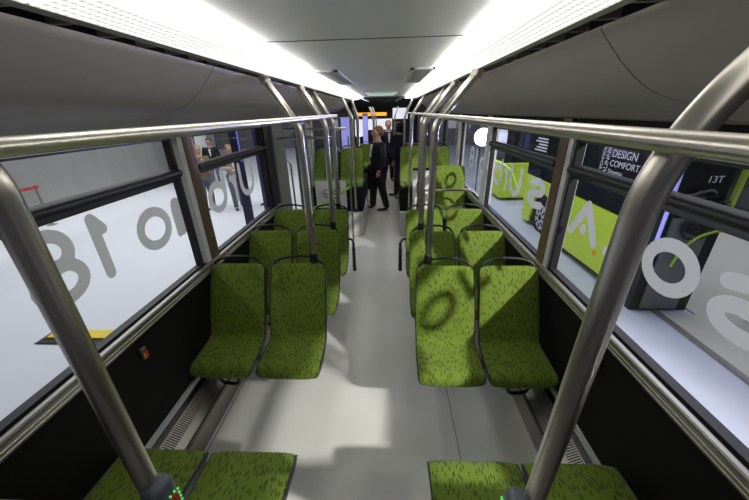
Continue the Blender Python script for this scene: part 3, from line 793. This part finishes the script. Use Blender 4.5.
    if hood:
        skin('hood', [[(0, .03, 1.50, .10), (0, .022, 1.60, .100), (0, .02, 1.69, .108, .105), (0, .01, 1.75, .085)]], hair, r, 2)
    else:
        skin('hair', [[(0, .050, 1.585, .062), (0, .038, 1.67, .094, .086), (0, .018, 1.745, .096, .095), (0, -.03, 1.785, .072, .06)]], hair, r, 2)
    if hold == 'paper':
        MB().box((-.10, -.40, 1.16), (.10, -.24, 1.175)).build('paper_sheet', shirt, r)
    return r
person((-.255, 7.28, 0), math.radians(-72), 'blond person in black suit and white shirt standing in the aisle', 1.84, suit, suit, hair_b, stride=.10, wide=1.25)
person((.26, 8.35, 0), math.radians(-110), 'person in dark navy clothes with dark hair, right behind the suited one', 1.93, navy, navy, hair_d, jacket if False else navy, stride=.12, hood=True)
person((-.02, 10.6, 0), math.radians(10), 'distant person facing the camera between the two others in the aisle', 1.86, suit, suit, hair_b)
person((-5.35, 8.9, G), math.radians(60), 'balding person in brown jacket outside the second left window', 1.80, brownjacket, jeans, mat('thin_hair', (.35, .22, .15), .6, noise=.2), beige, arms='one')
person((-4.45, 8.9, G), math.radians(40), 'person in beige jacket holding papers outside the second left window', 1.80, beige, jeans, hair_b, shirt, arms='hold', stride=.08, hold='paper')
person((-3.62, 9.4, G), math.radians(-30), 'dark-clothed person behind the violet column outside on the left', 1.82, suit, navy, hair_d, shirt, stride=.16)
person((-6.6, 11.8, G), math.radians(20), 'far-off person in dark clothes beside the white hall pillar', 1.78, suit, jeans, hair_d)
person((-5.3, 14.0, G), math.radians(0), 'far-off person seen through the left door glass', 1.78, suit, jeans, hair_d)

# ------------------------------------------------------------------ the hall outside
tag(box('floor_hall', (-12, -8, G-.06), (1.25, 34, G), hallfloor), kind='structure')
tag(box('floor_hall_right', (1.25, -8, G-.06), (16, 34, G), podium_m), kind='structure')
tag(box('wall_hall_left', (-9.4, -8, G), (-9.2, 13.5, 5), hallwall), kind='structure')
tag(box('wall_hall_far', (-14, 26, G), (16, 26.2, 6), mat('far_wall', (.20, .20, .23), .8, noise=.3, nscale=1.2)), kind='structure')
tag(box('wall_hall_right', (8.6, -4.0, G), (8.8, 16, 4.4), booth), kind='structure')
# white floor of the neighbouring stand, right
tag(box('floor_stand', (3.62, -3, G), (8.6, 3.62, G+.02), standfloor), kind='structure')
tag(box('trim_stand', (3.56, -3, G), (3.62, 3.8, G+.035), alu), kind='structure')
tag(box('floor_stand_rear', (4.05, 3.62, G), (8.6, 9, G+.02), standfloor), kind='structure')
# cable ramp on the left
cr = tag(empty('cable_ramp', (-3.9, 3.02, G)), 'yellow and black cable ramp lying on the white hall floor', 'cable ramp')
MB().prism_y([(-.55, 0), (.75, 0), (.70, .02), (-.50, .02)], -.10, .14).build('black_base', rubber, cr)
MB().prism_y([(-.48, .021), (.70, .021), (.66, .045), (-.44, .045)], -.02, .13).build('yellow_lid', yellow, cr)
# belt barrier
bb_ = tag(empty('belt_barrier', (-8.75, 6.72, G)), 'belt barrier with red tape near the left hall wall', 'barrier')
for x, y in ((0, 0), (-.2, .8)):
    MB().tube([(x, y, 0), (x, y, .03), (x, y, 1.05)], [.12, .025, .025], 12).build('post', alu, bb_, smooth=True)
MB().box((-.12, 0, .98), (-.10, .8, 1.04)).build('belt', redbelt, bb_)
MB().box((-.02, -1.2, .98), (.0, 0, 1.04)).build('belt', redbelt, bb_)
# violet column outside window two and at the door
for x, y, w, lb in ((-2.35, 4.95, .055, 'dark violet display column close outside the second left window'), (-3.2, 8.2, .16, 'dark violet display column outside the left door')):
    r = tag(empty('display_column', (x, y, G)), lb, 'column', 'violet display columns')
    MB().box((-w, -w, 0), (w, w, 2.9)).build('shaft', violet_dark, r)
    MB().box((w+.001, -w*.8, 1.9), (w+.012, -w*.3, 2.9)).build('light_strip', violet_dim, r)
tag(MB().tube([(-7.6, 12.6, G), (-7.6, 12.6, 5)], .45, 24).build('hall_pillar', white, smooth=True), 'thick round white hall pillar behind the people on the left', 'pillar')
r = tag(empty('hall_lamp', (-6.9, 11.2, 1.75)), 'bright white hall lamp outside by the white pillar', 'lamp')
MB().tube([(0, 0, 0), (0, -.04, 0)], .13, 18).build('lamp_lens', white_lamp, r); MB().tube([(0, 0, 0), (0, .15, 0), (0, .2, -.1), (0, .2, -.1+G-1.75+.1)], [.15, .10, .03, .03], 14).build('lamp_stand', alu_dark, r)
# stage lamp seen through the right windows
r = tag(empty('stage_lamp', (2.95, 10.6, 1.33)), 'very bright white stage lamp outside the third right window', 'lamp')
MB().tube([(0, -.03, 0), (0, .0, 0)], .26, 24).build('lamp_lens', mat('stage_lens', (.9, .9, 1), .5, noise=.02, emit=(.66, .70, 1.0), es=25), r)  # disc widened so its shape takes in the glow round the lamp
MB().tube([(0, .005, 0), (0, .25, 0)], [.28, .10], 20).build('lamp_can', plastic, r)
MB().tube([(0, .2, 0), (0, .2, G-1.33)], .02).build('lamp_stand', alu_dark, r)
# lime bus standing outside on the right ----------------------------------
X0 = 3.3
lb = tag(empty('lime_bus', (X0, 5.8, G)), 'lime green and black bus parked outside the right windows', 'bus')
def lx(y): return y-5.8
def side_poly(name, pts, m, x=0., th=.05):
    n = len(pts); v = [(x, lx(y), z-G) for y, z in pts]+[(x+th, lx(y), z-G) for y, z in pts]
    return MB().add(v, [tuple(range(n)), tuple(range(n, 2*n))[::-1]]+[(i, (i+1) % n, n+(i+1) % n, n+i) for i in range(n)]).build(name, m, lb)
wy, wz, wr_ = 6.78, -.08, .46
archp = [(wy+wr_*math.cos(a), wz+wr_*math.sin(a)) for a in [math.radians(210-i*24) for i in range(11)]]
side_poly('front_side_panel', [(3.87, -.27), (5.75, -.31), (6.30, -.31), (6.34, .10), (6.52, .42), (6.3, .72), (5.76, .70), (4.52, .69), (3.87, .71)], limegreen)
side_poly('rear_side_panel', [(7.22, -.10), (7.28, -.33), (7.68, -.33), (7.74, .78), (6.9, .76), (6.35, .72), (6.50, .42), (6.78, .47), (7.05, .38), (7.20, .15)], limegreen)
MB().box((.06, lx(3.9), .10), (.70, lx(7.7), 3.0)).build('bus_body', booth, lb)
MB().box((-.001, lx(3.87), .69-G+.03), (.05, lx(7.74), 2.9)).build('dark_glazing', mat('bus_glazing', (.02, .022, .03), .08, noise=.1), lb)
wh = MB().tube([(.05, lx(wy), wz-G), (.25, lx(wy), wz-G)], .36, 32).build('wheel', tyre, lb, smooth=True)
hb = MB().tube([(.03, lx(wy), wz-G), (.05, lx(wy), wz-G)], [.19, .27], 28).build('wheel_cover', hub_m, wh, smooth=True)
n8 = MB()
for i in range(8):
    a = 2*PI*i/8; n8.tube([(.034, lx(wy)+.12*math.cos(a), wz-G+.12*math.sin(a)), (.036, lx(wy)+.22*math.cos(a), wz-G+.22*math.sin(a))], .022, 8)
n8.tube([(.018, lx(wy), wz-G), (.03, lx(wy), wz-G)], .06, 16); n8.build('hub_slots', tyre, wh)
MB().tube([(-.004, lx(5.35), .17-G), (.0, lx(5.35), .17-G)], .035, 10).build('side_marker', yellow, lb)
MB().tube([(-.004, lx(4.75), -.02-G), (.0, lx(4.75), -.02-G)], .045, 10).build('side_marker', mat('amber', (.9, .35, .02), .4, noise=.05), lb)
# second lime vehicle farther away
l2 = tag(empty('lime_vehicle', (3.3, 9.9, G)), 'farther lime green vehicle panel outside the third right window', 'vehicle')
MB().box((0, -.45, .08), (.9, .5, 1.12)).build('lime_panel', limegreen, l2, bevel=.04)
MB().box((.02, -.43, 1.121), (.9, .5, 2.4)).build('dark_glazing', booth, l2)
MB().tube(fillet([(-.02, -1.9, .62), (-.02, -1.2, 1.05), (-.02, -.45, 1.10)], .3), .022).build('lime_hose', limestrap, l2, smooth=True)
# exhibition board with cable, hoses and plug: faces the camera at the end of the lime bus
eb = tag(empty('exhibition_board', (3.30, 3.72, G)), 'grey display board with lime cable and yellow plug at the lime bus end', 'display board')
MB().box((-.02, .03, .0), (.72, .12, 2.7)).build('black_backing', booth, eb)
MB().box((.10, .0, .04), (.56, .028, 1.32)).build('board', boardgrey, eb)
for i, (z, a) in enumerate(((1.22, .0), (1.14, .04), (1.27, -.03))):
    MB().tube(fillet([(.20, -.03, z+a), (.30, -.06, z+.05), (.42, -.05, z-.05), (.56, -.04, z+.02), (.40, -.06, z-.08), (.24, -.05, z-.05), (.20, -.03, z+a)], .08, 6), .013).build('black_hose', plastic, eb, smooth=True)
MB().tube(fillet([(.20, -.08, .72), (.24, -.09, .95), (.36, -.09, 1.12), (.60, -.08, 1.20)], .2, 8), .014).build('lime_cable', limestrap, eb, smooth=True)
MB().tube([(.59, -.08, 1.20), (.67, -.08, 1.19)], [.035, .022], 10).build('yellow_plug', yellow, eb, smooth=True)
MB().box((-.012, -.01, .6), (.008, .029, 2.6)).build('violet_tube', violet_lamp, eb)
text('13T', .11, mat('sign_lettering', (.75, .76, .85), .6, noise=.02, emit=(.7, .72, .85), es=.12), eb, (.33, .028, 1.74), (PI/2, 0, 0))
for i in range(16):
    x = random.uniform(.18, .62); z = random.uniform(1.44, 1.66)
    MB().tube(fillet([(x-.08, .01, z), (x, -.03, z+random.uniform(-.06, .06)), (x+.08, .0, z+random.uniform(-.05, .05))], .05, 4), random.uniform(.008, .016)).build('pipe', midgrey if i % 3 else plastic, eb, smooth=True)
MB().box((.66, -.02, 1.35), (.70, .028, 2.0)).build('lime_edge', limegreen, eb)
sb = tag(empty('blue_chair', (4.75, 3.3, G+.02)), 'dark blue chair on the white stand floor outside', 'chair')
MB().box((-.22, -.22, .42), (.22, .22, .48)).build('seat', navy, sb, bevel=.02); MB().box((.17, -.22, .482), (.22, .22, .95)).build('backrest', navy, sb, bevel=.02)
for sx in (-1, 1):
    for sy in (-1, 1): MB().tube([(sx*.19, sy*.19, 0), (sx*.18, sy*.18, .42)], .014, 8).build('leg', alu_dark, sb)
# white writing on the dark glazing of the lime bus
tx = empty('glass_lettering', (X0-.004, 4.93, 1.30)); tx.parent = lb; tx.location = (-.004, lx(4.93), 1.30-G)
RW = (PI/2, 0, -PI/2)
wl = MATS['sign_lettering']
UPR = (Matrix.Rotation(-PI/2, 3, 'Z') @ Matrix.Rotation(PI/2, 3, 'X') @ Matrix.Rotation(PI/2, 3, 'Z')).to_euler()
text('DESIGN', .150, wl, tx, (0, .02, .16), RW); text('COMFORT', .125, wl, tx, (0, .02, .03), RW); text('Dynamics', .08, wl, tx, (0, .02, -.07), RW)
text('RUNNING', .115, wl, tx, (0, .06, -.10), UPR); text('TECHNOLOGY', .085, wl, tx, (0, .18, -.10), UPR)
text('TECHNOLOGY', .125, mat('dim_lettering', (.30, .31, .36), .6, noise=.02), tx, (0, .14, -.30), RW)
for i in range(5): MB().box((-.003, 2.05, -.02+i*.06), (.001, 2.62-.08*(i % 3), .01+i*.06)).build('text_line', wl, tx)

# things at the very back of the bus and beyond
od = tag(empty('route_display', (-.69, 13.83, 1.96)), 'orange lit display high at the back of the bus', 'display')
MB().box((-.61, 0, 0), (.61, .069, .165)).build('display_case', plastic, od); MB().box((-.59, -.006, .02), (.59, -.001, .145)).build('display_face', orange_led, od)
for k, (xa, xb, za, zb) in enumerate(((-.95, .12, 1.45, 1.86), (.15, .75, 1.85, 2.25), (-1.40, -1.05, 1.2, 1.85))):
    o = box('window_glow_panel', (xa, 13.84, za), (xb, 13.899, zb), window_glow); tag(o, ('wide glowing panel for a bright window under the orange display', 'glowing panel for a bright window high right at the back', 'glowing panel for a bright window at the far left back corner')[k], 'panel', 'bright panels at the back')  # glowing panels added in place of the bright rear windows
for k, (x, y) in enumerate(((-1.15, 8.8), (-.72, 10.2))):  # added glowing faces, standing in for violet-lit windows and lights outside
    r = tag(empty('violet_glow_column', (x, y, 0)), 'blue-violet glowing stand-in for outside light at the back, %s' % ('nearer the left wall', 'nearer the aisle')[k], 'light', 'violet glow stand-ins')
    MB().box((-.11+.04*k, -.02, 1.0), (.11-.04*k, .02, 2.02)).build('lit_face', violet_lamp, r); MB().box((-.12+.04*k, .021, 0), (.12-.04*k, .06, 2.1)).build('column_back', alu, r)
for k, (x, y) in enumerate(((-.95, 8.4), (-.86, 9.0), (-.45, 9.6), (-.44, 10.0), (-.40, 10.5), (.38, 8.7), (.16, 9.9), (.62, 8.9))):
    o = MB().tube(fillet([(0, 0, 0), (0, 0, 2.0), (-.12 if x < 0 else .12, 0, 2.3)], .15), .02, 12).build('rear_grab_pole', steel, smooth=True); o.location = (x, y, 0)
    tag(o, 'thin distant steel pole beyond the dark joint, %s of the aisle' % ('left' if x < 0 else 'right'), 'grab pole', 'distant grab poles %s' % ('left' if x < 0 else 'right'))
lamp('rear_ceiling_light', 'AREA', (-.15, 10.6, 2.33), (-.15, 10.6, 0), 22, (1, .97, .93), shape='RECTANGLE', size=1.2, size_y=3.5)
